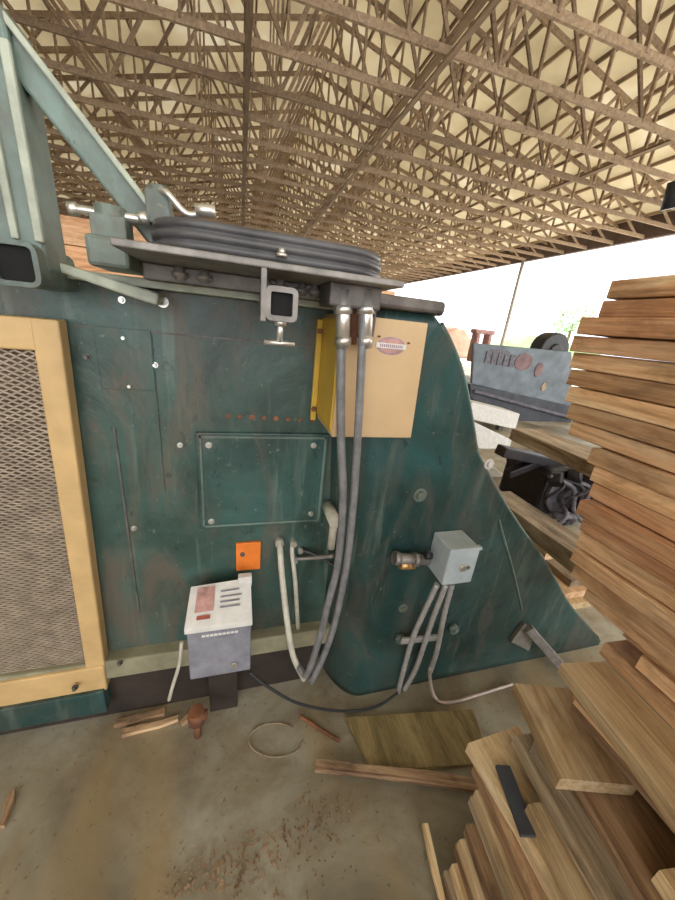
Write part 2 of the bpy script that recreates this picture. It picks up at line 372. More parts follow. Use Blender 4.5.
# posts, brace and receiver at the top left
bm = NB(); box(bm, -.515, -.405, .97, 1.08, 1.64, 2.075); 
finish('corner_post', bm, 'teal_light', mc, .012, seg=3)
bm = NB(); bar(bm, (-.41, .985, 2.02), (-.17, .985, 1.715), .055, .085, (0, 1, 0)) if False else bar(bm, (-.62, 1.01, 2.273), (-.178, 1.01, 1.745), .045, .06)
finish('diagonal_brace', bm, 'teal_light', mc, .006)
bm = NB(); bar(bm, (-.60, 1.0, 2.284), (-.155, 1.0, 1.757), .05, .012); finish('brace_lit_edge', bm, 'worn', mc, .003)  # pale strip paints the light on the upper face of the brace
bm = NB(); bar(bm, (-.41, .968, 1.70), (-.41, .968, 2.02), .016, .012); bar(bm, (-.452, .968, 1.70), (-.452, .968, 2.05), .014, .012); finish('post_lit_edge', bm, 'worn', mc, .003)  # pale strips paint the lit edges of the post
boxpart('second_post', 'teal_light', mc, -.66, -.55, 1.0, 1.1, 1.64, 2.3, .01)
def square_tube(name, mat, parent, cx, cz, w, y0, y1, th=.012, rad=.01):
    bm = NB(); h = w/2
    def ring(s, rr, y):
        out = []
        for q, (sx, sz) in enumerate(((1, 1), (-1, 1), (-1, -1), (1, -1))):
            for j in range(4):
                t = math.pi/2*q+math.pi/6*j
                out.append(bm.verts.new((cx+sx*(s-rr)+rr*math.cos(t), y, cz+sz*(s-rr)+rr*math.sin(t))))
        return out
    a = ring(h, rad, y0); b_ = ring(h, rad, y1); c_ = ring(h-th, max(rad-th, .004), y0); d = ring(h-th, max(rad-th, .004), y1); n = len(a)
    for k in range(n):
        j = (k+1) % n
        bm.faces.new((a[k], a[j], b_[j], b_[k])); bm.faces.new((c_[k], d[k], d[j], c_[j])); bm.faces.new((a[k], c_[k], c_[j], a[j])); bm.faces.new((b_[k], b_[j], d[j], d[k]))
    o = finish(name, bm, mat, parent)
    bm = NB(); box(bm, cx-h+th, cx+h-th, y0+.012, y0+.016, cz-h+th, cz+h-th); finish('tube_shade_plug', bm, 'hollow_shade', o)  # black plug behind the mouth, painted shade of the tube interior
    return o
square_tube('receiver_tube', 'teal_light', mc, -.452, 1.652, .088, .94, 1.12, .010, .02)
# turntable deck above
yp = .78
bm = NB(); slab(bm, [(-.225, yp+.0), (.357, yp), (.357, yp+.42), (-.225, yp+.42)], 1.692, 1.706)
dk = finish('deck_plate', bm, 'steel', mc, .003)
bm = NB()
def rrect(x0, x1, y0, y1, r):
    out = []
    for cx_, cy_, s in ((x1-r, y1-r, 0), (x0+r, y1-r, 1), (x0+r, y0+r, 2), (x1-r, y0+r, 3)):
        for j in range(7): t = math.pi/2*(s+j/6); out.append((cx_+r*math.cos(t), cy_+r*math.sin(t)))
    return out
prof = [(0, .0), (.012, .004), (.016, .016), (.008, .019), (.008, .023), (.016, .026), (.016, .038), (.008, .041), (.008, .045), (.014, .048), (.010, .062), (-.02, .068)]
rings = []
for off, zz in prof: rings.append([bm.verts.new((x, y, 1.706+zz*.9)) for x, y in rrect(-.165-off, .322+off, yp+.035-off, yp+.35+off, .10+off)])
for a, b_ in zip(rings, rings[1:]):
    for k in range(len(a)): f = bm.faces.new((a[k], a[(k+1) % len(a)], b_[(k+1) % len(a)], b_[k])); f.smooth = True
bm.faces.new(rings[0][::-1]); bm.faces.new(rings[-1])
finish('rubber_pad', bm, 'rubber', dk)
# hardware under the deck
for k, x in enumerate((-.14, -.085, .065, .10, .155, .19)):
    bm = NB(); cyl(bm, (x, .98, 1.662), (x, .98, 1.694), .012, n=10); cyl(bm, (x, .98, 1.668), (x, .98, 1.68), .02, n=6); finish('deck_stud', bm, 'steel', mc)
boxpart('deck_rail', 'dark_steel', mc, -.222, .35, .98, 1.03, 1.655, 1.6915, .004)
boxpart('gear_block', 'dark_steel', mc, .20, .33, .84, .96, 1.64, 1.694, .006)
st = square_tube('cross_tube', 'steel', mc, .084, 1.628, .068, .78, 1.12, .011, .012)
bm = NB(); cyl(bm, (.084, .80, 1.597), (.084, .80, 1.55), .007, n=10); cyl(bm, (.05, .80, 1.548), (.118, .80, 1.548), .006, n=10); cyl(bm, (.084, .80, 1.585), (.084, .80, 1.597), .015, n=6)
tag(finish('clamp_bolt', bm, 'bright', mc), 'bright T-handled clamp screw')
boxpart('clamp_plate', 'steel', mc, .040, .052, .78, .80, 1.59, 1.693, .002)
p = aY(282, 258, yp); bolt(dk, (p.x, yp+.01, 1.72), .008, 'bright', (0, 0, 1))
# hydraulic valves left of the pad
for nm, mat, a, b_, r in (('valve_body', 'teal_light', (-.265, .95, 1.72), (-.265, .95, 1.785), .03), ('valve_port', 'bright', (-.33, .95, 1.77), (-.205, .95, 1.77), .009),
                          ('valve_body', 'teal_light', (-.175, .98, 1.79), (-.175, .98, 1.845), .022)):
    bm = NB(); cyl(bm, a, b_, r, n=12)
    if nm == 'valve_body': box(bm, a[0]-r*1.1, a[0]+r*1.1, a[1]-r, a[1]+r, a[2]-.02, a[2]+.045)
    finish(nm, bm, mat, mc, .003)
for a, b_ in (((-.342, .95, 1.768), (-.325, .95, 1.77)), ((-.212, .95, 1.772), (-.195, .95, 1.775))):
    bm = NB(); cyl(bm, a, b_, .013, n=6); finish('port_nut', bm, 'bright', mc)
p0, p1, p2 = aY(168, 194, .95), aY(187, 214, .95), aY(206, 212, .95)
bm = NB(); tube(bm, [(-.175, .97, 1.835), p0, p1, p2], .007); lv = finish('valve_lever', bm, 'bright', mc)
bm = NB(); cyl(bm, p2-Vector((.022, 0, 0)), p2+Vector((.02, 0, .004)), .013, n=12); finish('lever_knob', bm, 'bright', lv)
boxpart('valve_mount', 'teal_light', mc, -.31, -.229, .912, 1.05, 1.665, 1.725, .008)
# drum housing : a flared shell whose left edge rolls back
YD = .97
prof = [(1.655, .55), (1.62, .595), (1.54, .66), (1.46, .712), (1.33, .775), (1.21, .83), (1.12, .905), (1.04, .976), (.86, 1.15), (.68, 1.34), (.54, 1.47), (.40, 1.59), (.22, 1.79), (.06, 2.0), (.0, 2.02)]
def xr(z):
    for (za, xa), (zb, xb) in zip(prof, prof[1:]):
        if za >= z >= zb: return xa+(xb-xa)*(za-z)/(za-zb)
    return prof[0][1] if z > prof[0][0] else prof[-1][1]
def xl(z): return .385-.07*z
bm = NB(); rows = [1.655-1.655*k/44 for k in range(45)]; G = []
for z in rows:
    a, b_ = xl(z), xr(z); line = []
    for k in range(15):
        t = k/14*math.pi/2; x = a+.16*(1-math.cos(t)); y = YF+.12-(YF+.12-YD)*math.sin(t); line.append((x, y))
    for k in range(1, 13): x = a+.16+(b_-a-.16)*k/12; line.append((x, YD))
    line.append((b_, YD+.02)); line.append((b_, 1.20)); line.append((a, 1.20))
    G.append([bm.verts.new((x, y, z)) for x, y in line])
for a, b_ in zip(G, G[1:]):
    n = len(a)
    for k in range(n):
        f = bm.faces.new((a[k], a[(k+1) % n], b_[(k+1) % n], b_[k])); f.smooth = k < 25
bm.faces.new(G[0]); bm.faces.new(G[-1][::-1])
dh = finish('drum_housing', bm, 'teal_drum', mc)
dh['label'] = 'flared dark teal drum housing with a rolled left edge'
# rim following the flared edge
bm = NB()
zz = [1.63-.4*k/8 for k in range(9)]+[1.2-.17*k for k in range(8)]
tube(bm, [(xr(z)+.002, YD+.012, max(z, .02)) for z in zz], .013, 8, 3); finish('edge_rim', bm, 'teal', dh)
bm = NB(); tube(bm, [(1.02, YD, .92), (1.045, YD-.001, .872), (1.19, YD-.001, .63), (1.329, YD, .378)], .005, 6, 4); finish('fold_seam', bm, 'teal_light', dh)
bm = NB(); slab(bm, [(.26, .93), (.56, .93), (.60, 1.0), (.60, 1.5), (.26, 1.5)], 1.655, 1.69); finish('housing_lid', bm, 'dark_steel', dh, .01)
for px, py, r, mt in ((420, 495, .018, 'teal_light'), (403, 608, .014, 'teal_light'), (489, 464, .014, 'white')):
    p = aY(px, py, YD); bolt(dh, (p.x, YD, p.z), r, mt)
# foot bracket on the housing
q = [aY(x, y, YD-.012) for x, y in ((510, 641), (524, 622), (534, 632), (528, 650))]
bm = NB(); prism(bm, [(v.x, v.z) for v in q], YD-.02, YD); finish('foot_gusset', bm, 'steel', dh, .003)
a_, b_ = aY(528, 628, YD-.03), aY(560, 668, YD-.08); b_.z = max(b_.z, .03)
bm = NB(); bar(bm, a_, b_, .03, .045); finish('foot_strut', bm, 'steel', dh, .003)
# yellow control box
cb = boxpart('control_box', 'cream', mc, .256, .503, .905, YF+.0, 1.29, 1.628, .004)
for v in cb.data.vertices:
    if v.co.z < 1.4 and v.co.x > .4: v.co.x += .012
cb['label'] = 'cream yellow steel control box with a small emblem sticker'
bm = NB(); prism(bm, [(.249, 1.615), (.2555, 1.615), (.2555, 1.30), (.249, 1.315)], .91, YF-.0)
sp = finish('side_cheek', bm, 'yellow_bright', cb); sp['label'] = 'bright yellow side of the box'
boxpart('box_flange', 'yellow_bright', cb, .230, .2485, YF-.022, YF-.004, 1.285, 1.61, .003)
for z in (1.575, 1.325): bolt(cb, (.239, YF-.022, z), .006, 'rust')
def ellipse(bm, cx, cz, rx, rz, y0, y1, n=28): prism(bm, [(cx+rx*math.cos(2*math.pi*k/n), cz+rz*math.sin(2*math.pi*k/n)) for k in range(n)], y0, y1)
e = aY(391, 346, .905)
bm = NB(); ellipse(bm, e.x, e.z, .042, .024, .9035, .9045); em = finish('emblem', bm, 'mauve', cb); em['label'] = 'faded oval emblem sticker'
bm = NB(); ellipse(bm, e.x, e.z, .036, .019, .9025, .9034); finish('emblem_field', bm, 'pink', em)
bm = NB(); box(bm, e.x-.045, e.x+.045, .9015, .9023, e.z-.007, e.z+.007); finish('emblem_band', bm, 'white', em)
bm = NB()
for k in range(12): box(bm, e.x-.034+k*.0058, e.x-.0305+k*.0058, .9008, .9014, e.z-.004, e.z+.004)
finish('emblem_lettering', bm, 'mauve', em)
for dx, dz in ((-.04, .022), (.05, .012)): bolt(cb, (e.x+dx, .905, e.z+dz), .002, 'rust')
# hydraulic hoses hanging in front of the box
def P(*a): return aY(*a)
hs = []
for nm, pts, r, mt in (('hydraulic_hose', [(343, 292, .86), (341, 360, .86), (341, 440, .86), (343, 500, .86), (338, 562, .86), (329, 600, .86), (319, 640, .87), (307, 674, .89), (299, 668, .93)], .0125, 'hose'),
                       ('hydraulic_hose', [(366, 290, .85), (362, 350, .85), (358, 430, .85), (354, 496, .85), (347, 562, .85), (335, 622, .85), (322, 660, .86), (311, 682, .88)], .0115, 'hose')):
    bm = NB(); tube(bm, [P(*q) for q in pts], r, 10, 8); hs.append(finish(nm, bm, mt, mc))
for h_, x0, x1 in ((hs[0], 343, 343), (hs[1], 366, 365)):
    bm = NB(); a_ = P(x0, 290, .855); b_ = P(x1, 348, .855); cyl(bm, a_, b_, .019, .017, 12); cyl(bm, a_+(b_-a_)*.25, a_+(b_-a_)*.4, .023, n=6); cyl(bm, a_+(b_-a_)*.8, a_+(b_-a_)*.95, .021, n=6)
    finish('hose_fitting', bm, 'bright', h_)
bm = NB(); a_ = P(354, 290, .90); b_ = P(354, 344, .90); cyl(bm, a_, b_, .014, n=10); tag(finish('cylinder_rod', bm, 'rust', mc), 'rusty rod between the hose fittings')
bm = NB(); tube(bm, [P(377, 292, .86), P(374, 325, .86), P(371, 343, .865)], .003, 6); finish('safety_cable', bm, 'dark_steel', mc)
for nm, pts, r, mt in (('return_hose', [(279, 541, 1.11), (280, 548, 1.08), (282, 575, 1.03), (287, 620, .98), (293, 655, .95), (304, 679, .94)], .0115, 'pale_hose'),
                   ('return_hose', [(293, 542, 1.11), (292, 552, 1.09), (295, 580, 1.07), (298, 628, 1.07)], .009, 'pale_hose'),
                   ('branch_pipe', [(294, 559, 1.10), (310, 558, 1.09), (333, 556, 1.04)], .008, 'steel'),
                   ('branch_hose', [(300, 549, 1.11), (318, 556, 1.08), (334, 566, 1.05)], .007, 'black')):
    bm = NB(); tube(bm, [P(*q) for q in pts], r, 10, 6); o = finish(nm, bm, mt, mc)
    bm = NB(); a_ = P(*pts[0]); cyl(bm, a_+Vector((0, .02, 0)), a_-Vector((0, .02, 0)), r*1.6, n=6); finish('hose_nut', bm, 'bright', o)
a_ = P(334, 520, .99); b_ = P(331, 548, .99)
bm = NB(); cyl(bm, a_+Vector((0, .1, 0)), a_-Vector((0, .02, 0)), .022, n=12); cyl(bm, a_, b_, .014, n=10); finish('elbow_fitting', bm, 'pale_hose', mc)
# junction box on the housing
j0 = P(425, 545, .88); j1 = P(474, 587, .88)
jb = boxpart('junction_box', 'junction', mc, .725, .852, .85, YD, .725, .885, .006)
jb['label'] = 'blue grey junction box with a round bright button'
c_ = P(462, 567, .85)
bm = NB(); cyl(bm, (c_.x, .852, c_.z), (c_.x, .838, c_.z), .014, n=16); finish('box_button', bm, 'bright', jb)
bm = NB(); cyl(bm, (c_.x+.026, .852, c_.z-.004), (c_.x+.026, .846, c_.z-.004), .008, n=10); finish('box_keyhole', bm, 'dark_steel', jb)
bm = NB(); box(bm, .721, .856, .846, .866, .876, .889); finish('box_lid_lip', bm, 'junction', jb, .003)
a_ = P(428, 560, .93); b_ = P(394, 558, .93)
bm = NB(); cyl(bm, a_, b_, .020, n=14); cyl(bm, a_.lerp(b_, .3), a_.lerp(b_, .45), .028, n=6); cyl(bm, a_.lerp(b_, .85), b_, .026, n=6); finish('side_connector', bm, 'steel', jb)
dn = Vector((0, 0, -.028)); bm = NB(); cyl(bm, a_.lerp(b_, .4)+dn, a_.lerp(b_, .8)+dn, .018, n=12); finish('brass_coupling', bm, 'brass', jb)
bm = NB(); cyl(bm, a_+Vector((0, -.01, .03)), a_+Vector((-.025, -.01, .033)), .016, n=10); finish('cable_gland', bm, 'black', jb)
for pts in ([(437, 584, .89), (424, 612, .905), (412, 640, .92), (403, 672, .93), (398, 692, .94)],
            [(446, 584, .885), (434, 615, .90), (424, 645, .91), (415, 670, .92), (404, 690, .93)],
            [(452, 584, .89), (444, 615, .90), (437, 650, .915), (430, 672, .92)]):
    bm = NB(); tube(bm, [P(*q) for q in pts], .0105, 8, 10, .10); finish('flexible_conduit', bm, 'conduit', jb)
q = [P(430, 668, .92), P(430, 680, .915)]+[aZ(x_, y_, .014) for x_, y_ in ((436, 699), (452, 702), (480, 694), (512, 684))]
bm = NB(); tube(bm, q, .0085, 8, 8); tag(finish('bent_pipe', bm, 'pipe', jb), 'pale pinkish bent pipe along the floor')
for px, py in ((401, 641), (455, 631)):
    p = P(px, py, .945); bm = NB(); cyl(bm, (p.x, YD, p.z), (p.x, .945, p.z), .022, n=18); cyl(bm, (p.x, .945, p.z), (p.x, .937, p.z), .01, n=6); finish('clamp_disc', bm, 'teal_light', jb)
a_ = P(401, 641, .93); b_ = P(440, 637, .925); bm = NB(); bar(bm, a_, b_, .012, .03); finish('clamp_strap', bm, 'conduit', jb, .003)
# ------------------------------------------------------------------ electrical box at the foot of the machine
ex0, ex1 = P(187, 640, .93).x, P(251, 640, .93).x
eb = empty('transformer_box', (ex0+.1, .99, 0), 'grey electrical box with sloping white lid at the foot of the machine', 'electrical box')
zb, zf = P(215, 676, .93).z, P(215, 629, .93).z
boxpart('box_body', 'grey_enamel', eb, ex0, ex1, .93, 1.065, zb, zf, .005)
bm = NB()
zt = P(215, 586, 1.03).z
lo = [(ex0-.006, .922, zf), (ex1+.004, .922, zf), (ex1+.004, 1.045, zf), (ex0-.006, 1.045, zf)]
hi = [(ex0-.006, .922, zf+.022), (ex1+.004, .922, zf+.022), (ex1-.0, 1.045, zt+.01), (ex0+.004, 1.045, zt-.004)]
A = [bm.verts.new(v) for v in lo]; B = [bm.verts.new(v) for v in hi]
bm.faces.new(A[::-1]); bm.faces.new(B)
for k in range(4): bm.faces.new((A[k], A[(k+1) % 4], B[(k+1) % 4], B[k]))
ld = finish('box_lid', bm, 'white', eb, .003); ld['label'] = 'sloping white lid with a faded printed label'
def onlid(u, v): # u across, v up the slope
    a_ = Vector(hi[0]).lerp(Vector(hi[1]), u); b_ = Vector(hi[3]).lerp(Vector(hi[2]), u); p = a_.lerp(b_, v); return p+Vector((0, -.003, .003))
def patch(nm, mt, u0, u1, v0, v1, par=ld):
    bm = NB(); q = [onlid(u0, v0), onlid(u1, v0), onlid(u1, v1), onlid(u0, v1)]
    up = Vector((0, -.0012, .0012)); A = [bm.verts.new(v) for v in q]; B = [bm.verts.new(v+up) for v in q]
    bm.faces.new(A[::-1]); bm.faces.new(B)
    for k in range(4): bm.faces.new((A[k], A[(k+1) % 4], B[(k+1) % 4], B[k]))
    return finish(nm, bm, mt, par)
patch('printed_panel', 'pink', .12, .40, .35, .92); patch('printed_stripe', 'red', .16, .36, .18, .27)
for v in (.75, .62, .5, .38): patch('printed_line', 'ink', .50, .50+.3+.1*R.random(), v, v+.04)
bm = NB(); box(bm, ex1-.045, ex1+.004, 1.03, 1.055, zt-.02, zt+.025) ; finish('lid_hinge', bm, 'white', eb, .003)
bm = NB(); cyl(bm, (ex1-.06, .931, zb+.045), (ex1-.06, .921, zb+.045), .013, n=14); finish('knob', bm, 'bright', eb)
for z_, a0, a1 in ((zf-.03, .22, .8), (zf-.045, .3, .72)):
    bm = NB()
    for k in range(9):
        x = ex0+(ex1-ex0)*(a0+(a1-a0)*k/9); box(bm, x, x+.011, .9285, .9302, z_, z_+.009)
    finish('stamped_lettering', bm, 'ink' if z_ < zf-.04 else 'white', eb)
boxpart('pedestal', 'skirt', eb, ex0+.05, ex1-.05, 1.03, 1.06, 0, zb, .004)
bm = NB(); cyl(bm, (ex0+.01, .95, .09), (ex0+.01, .95, .15), .03, n=10); cyl(bm, (ex0-.02, .95, .12), (ex0+.05, .95, .12), .018, n=8); cyl(bm, (ex0+.01, .95, .0), (ex0+.01, .95, .1), .014, n=8)
tag(finish('rusty_valve', bm, 'rust', eb), 'rusty red pipe fitting under the box')
def cord(nm, pts, r, mt, lb, cat='cable'):
    bm = NB(); tube(bm, pts, r, 8, 8); return tag(finish(nm, bm, mt), lb, cat)
cord('power_cord', [P(183, 642, .94)+Vector((-.004, 0, 0)), P(179, 665, .93), P(173, 685, .93), P(169, 700, .93)], .006, 'pale_hose', 'short pale cord hanging from the left side of the grey electrical box')
cord('floor_cable', [P(249, 672, .96), P(270, 688, .93), P(300, 704, .91), P(340, 711, .90), P(375, 707, .90), P(398, 693, .92)], .006, 'black', 'dark cable sagging from the grey box to the conduits by the drum housing')
z_ = .012
cord('loose_wire', [aZ(x, y, z_) for x, y in ((300, 716), (322, 730), (340, 741))], .008, 'rust', 'short rusty rod on the floor pointing at the plywood piece', 'rod')
cord('wire_loop', [aZ(276+27*math.cos(t*.6), 740+17*math.sin(t*.6), .006) for t in range(0, 10)], .0028, 'oldwood', 'thin wire loop lying on the floor left of the plywood piece', 'wire')
# ------------------------------------------------------------------ boards
def board_mesh(L, W, T, seed, wob=.003, mat='lumber'):
    rr = random.Random(seed); bm = NB(); n = max(3, int(L/.18)); ringz = []
    bo = rr.uniform(-.5, .5)*.006
    for k in range(n+1):
        y = L*k/n; off = bo*math.sin(math.pi*k/n); j = lambda s=1: rr.uniform(-wob, wob)*s*(1.6 if s == 1 else 1)
        wl, wr = -W/2+j(), W/2+j(); t0, t1 = j(.25), T+j(.25)-.001
        e = .0025
        pts = [(wl+e, t0), (wr-e, t0), (wr, t0+e), (wr, t1-e), (wr-e, t1), (wl+e, t1), (wl, t1-e), (wl, t0+e)]
        ringz.append([bm.verts.new((x+off, y, z)) for x, z in pts])
    for a, b_ in zip(ringz, ringz[1:]):
        for k in range(8): bm.faces.new((a[k], a[(k+1) % 8], b_[(k+1) % 8], b_[k]))
    bm.faces.new(ringz[0][::-1]); bm.faces.new(ringz[-1])
    bmesh.ops.recalc_face_normals(bm, faces=bm.faces)
    me = bpy.data.meshes.new('board'); bm.to_mesh(me); bm.free(); me.materials.append(M[mat]); return me
seedc = [0]
def board(loc, yaw, L, W, T, mat, label, group, tilt=0, name='board', cat='board', roll=0):
    """loc = base centre of the near end; the board runs along its own +Y"""
    seedc[0] += 1
    o = bpy.data.objects.new(name, board_mesh(L, W, T, seedc[0], mat=mat)); C.objects.link(o)
    o.location = loc; o.rotation_euler = (tilt, roll, yaw); return tag(o, label, cat, group)
# tall stack at the right: left ends follow what the photo shows
S0 = [(283, 608), (297, 601), (312, 594), (330, 577), (345, 570), (359, 568), (383, 567), (408, 567), (434, 567), (447, 592), (470, 592), (500, 586), (530, 583), (552, 577), (570, 574), (590, 580), (610, 596), (640, 612), (660, 625)]
SX = .85; T = .043
pts = sorted([(aX(px, py, SX).z, aX(px, py, SX).y) for py, px in S0])
def yend(z):
    if z <= pts[0][0]: return pts[0][1]
    for a, b_ in zip(pts, pts[1:]):
        if a[0] <= z <= b_[0]: return a[1]+(b_[1]-a[1])*(z-a[0])/(b_[0]-a[0])
    return pts[-1][1]
ztop = 1.768; NL = 20
pos = ['topmost', 'second from the top', 'third from the top', 'fourth from the top', 'fifth from the top', 'sixth from the top', 'seventh from the top', 'eighth from the top', 'ninth from the top', 'tenth from the top',
       'tenth from the bottom', 'ninth from the bottom', 'eighth from the bottom', 'seventh from the bottom', 'sixth from the bottom', 'fifth from the bottom', 'fourth from the bottom', 'third from the bottom', 'second from the bottom', 'bottom']
for k in range(NL):
    zt_ = ztop-T*k; ye = yend(zt_-T/2); dx = R.uniform(-.012, .014)
    if k in (12,): dx = -.02
    if k >= 18: dx = .05
    mt = 'orangewood' if k in (1, 2, 3, 11, 12, 13) else 'lumber'
    if k in (9, 10): mt = 'lumber'
    L = 2.3+R.uniform(-.2, .2); W = .42
    board((SX+W/2+dx, ye-L, zt_-T), R.uniform(-.006, .006), L, W, T-R.choice((.0008, .0012, .002, .003)), mt, 'rough sawn %s plank in the tall stack at the right, %s' % ('reddish' if mt == 'orangewood' else 'tan', pos[k]), 'planks in the tall stack at the right')
zbase = ztop-T*NL
# bearers under the tall stack (timber blocks down to the floor)
nb = 0
zz_ = 0.0; k = 0
while zz_ < .86:
    h = min(.0957, .862-zz_)
    board((1.13, -1.2, zz_), 0, 1.62+.0*k, .26, h-.0008, 'oldwood', 'thick timber low under the tall plank stack at the right', 'timbers under the tall stack'); zz_ += h; k += 1
# staggered pile of boards at lower right.  each: far-left top corner px, second px on the same left edge, height, width, thickness, length
def pile(p0, p1, z, W, T, L, mat, label, name='board', cat='board', yaw=None):
    a_ = aZ(*p0, z); b_ = aZ(*p1, z); d = (b_-a_).normalized(); d.z = 0   # from far end to near end
    yw = math.atan2(-(-d).x, (-d).y) if yaw is None else yaw
    f = Vector((-math.sin(yw), math.cos(yw), 0)); rgt = Vector((f.y, -f.x, 0))
    near = a_-f*L+rgt*W/2; near.z = z-T
    return board(near, yw, L, W, T, mat, label, None, name=name, cat=cat)
PL = []
def pb(xf, yf, xn, yn, z, W, T, L, mat, label, group=None):   # far-left corner, a nearer point of the left edge, top height
    yw = math.atan2(-(xf-xn), yf-yn); f = Vector((-math.sin(yw), math.cos(yw), 0)); rgt = Vector((f.y, -f.x, 0))
    near = Vector((xf, yf, z-T))-f*L+rgt*W/2
    return board(near, yw, L, W, T-.001, mat, label, group)
pb(.672, .500, .686, .187, .450, .20, .045, .95, 'pile', 'long pale board of the lower pile carrying the dark grey strip')
bm = NB(); bar(bm, (.728, .424, .457), (.690, .285, .457), .042, .012); tag(finish('metal_strip', bm, 'dark_hull', None, .002), 'short dark grey strip lying on a pale board', 'strip')
pb(.765, .447, .750, .30, .545, .17, .045, .9, 'oldwood', 'greyish board wedged beneath the short pale yellow board')
pb(.718, .326, .697, .168, .498, .095, .048, .7, 'pile', 'clean tan board with a dark knot beside the dark brown stained board')
pb(.765, .400, .760, .20, .612, .19, .065, .7, 'oldwood', 'weathered thick board directly under the dark brown stained board')
pb(.772, .330, .740, .130, .655, .19, .041, .6, 'brownboard', 'wide dark brown stained board in the lower pile')
pb(.750, .493, .689, .286, .700, .18, .042, .215, 'pile', 'short pale yellow board in the middle of the lower pile')
pb(.845, .40, .845, .20, .745, .13, .045, .9, 'brownboard', 'shaded board deep in the gap under the wide yellowish board')
pb(.825, .39, .825, .20, .785, .15, .038, .9, 'lumber', 'shaded reddish board deep under the wide yellowish board')
pb(.800, .385, .79, .20, .822, .17, .036, .9, 'brownboard', 'board with a reddish edge touching the underside of the wide yellowish board')
pb(.778, .425, .742, .181, .862, .20, .038, .95, 'pile', 'wide yellowish board near the top of the lower pile, under the tall stack')
pb(.905, .425, .895, .269, .905, .19, .042, .9, 'lumber', 'darker board between the wide yellowish board and the tall stack')
for k, (z, x0, y1) in enumerate(((.405, .685, .47), (.355, .668, .43), (.308, .672, .44), (.260, .640, .40), (.212, .622, .39), (.165, .628, .40), (.118, .615, .375), (.072, .605, .38), (.035, .60, .37))):
    T_ = (.405, .355, .308, .260, .212, .165, .118, .072, .035, 0)[k]-(.405, .355, .308, .260, .212, .165, .118, .072, .035, 0)[k+1]
    pb(x0, y1, x0-.035, y1-.3, z, .26, T_, .8, ('brownboard', 'pile', 'oldwood', 'brownboard', 'pile')[k % 5], 'half hidden board among the bottom layers of the lower pile', 'bottom layers of the lower pile')
pile((423, 823), (440, 900), .05, .022, .02, .3, 'pile', 'thin pale stick lying on the floor left of the lower pile', 'stick', 'stick')
pb(.762, .130, .752, .06, .700, .14, .043, .3, 'pile', 'pale board corner at the bottom right, lying on the dark brown stained board')
# floor pieces by the machine
q = [aZ(x, y, .03) for x, y in ((345, 716), (474, 708), (490, 762), (372, 770))]
bm = NB(); slab(bm, [(v.x, v.y) for v in q], .004, .024); tag(finish('plywood_piece', bm, 'ply', None, .002), 'dirty yellow brown plywood piece on the floor in front of the drum housing', 'plywood')
a_ = aZ(316, 762, .05); b_ = aZ(480, 784, .05)
d = (a_-b_); yw = math.atan2(-d.x, d.y)
board((b_.x, b_.y, .026), yw, d.length, .035, .022, 'brownboard', 'long narrow batten lying along the near edge of the plywood', None, name='batten', cat='batten')
for (x0, y0, x1, y1, w, lb) in ((115, 722, 165, 710, .03, 'thin dark board scrap on the floor in front of the skid, the left one'), (122, 732, 178, 716, .025, 'dark splintered board scrap on the floor in front of the skid, the nearer one'),
                            (181, 722, 200, 708, .03, 'small dark wood chunk on the floor under the grey electrical box'), (0, 826, 12, 790, .02, 'dark curled bark piece at the left edge of the floor')):
    a_ = aZ(x0, y0, .02); b_ = aZ(x1, y1, .02); d = b_-a_
    board((a_.x, a_.y, .001), math.atan2(-d.x, d.y), d.length, w, .018, 'brownboard', lb, None, name='wood_scrap', cat='wood scrap')
bm = NB(); rr = random.Random(3)
for k in range(620):
    t = rr.random(); px = 175+t*175+rr.gauss(0, 16); py = 895-t*95+rr.gauss(0, 13)+ (rr.random() < .25)*rr.uniform(0, 60)
    if py > 899 or px < 60: continue
    p = aZ(px, py, .003); s = rr.uniform(.001, .005)
    a = rr.random()*6.28; bar(bm, p, p+Vector((math.cos(a)*s*2, math.sin(a)*s*2, rr.uniform(0, .002))), s, s*.5)
tag(finish('wood_chips', bm, 'brownboard'), 'scattered brown wood chips on the concrete', 'wood chips', kind='stuff')
# ------------------------------------------------------------------ background behind the machine
# lumber beside the machine's flare
def long_board(p0, p1, y0, y1, W, T, mat, label, cat='timber', name='timber'):
    a_ = aY(*p0, y0); b_ = aY(*p1, y1)
    d = b_-a_; bm = NB(); bar(bm, (0, 0, 0), (0, d.length, 0), W, T)
    o = finish(name, bm, mat, None, .004); o.location = a_; o.rotation_euler = d.to_track_quat('Y', 'Z').to_euler(); return tag(o, label, cat)
def thick(px, py, X, Z, L, W, T, mat, label, group=None):   # timber running along Y, far end passing pixel
    pass
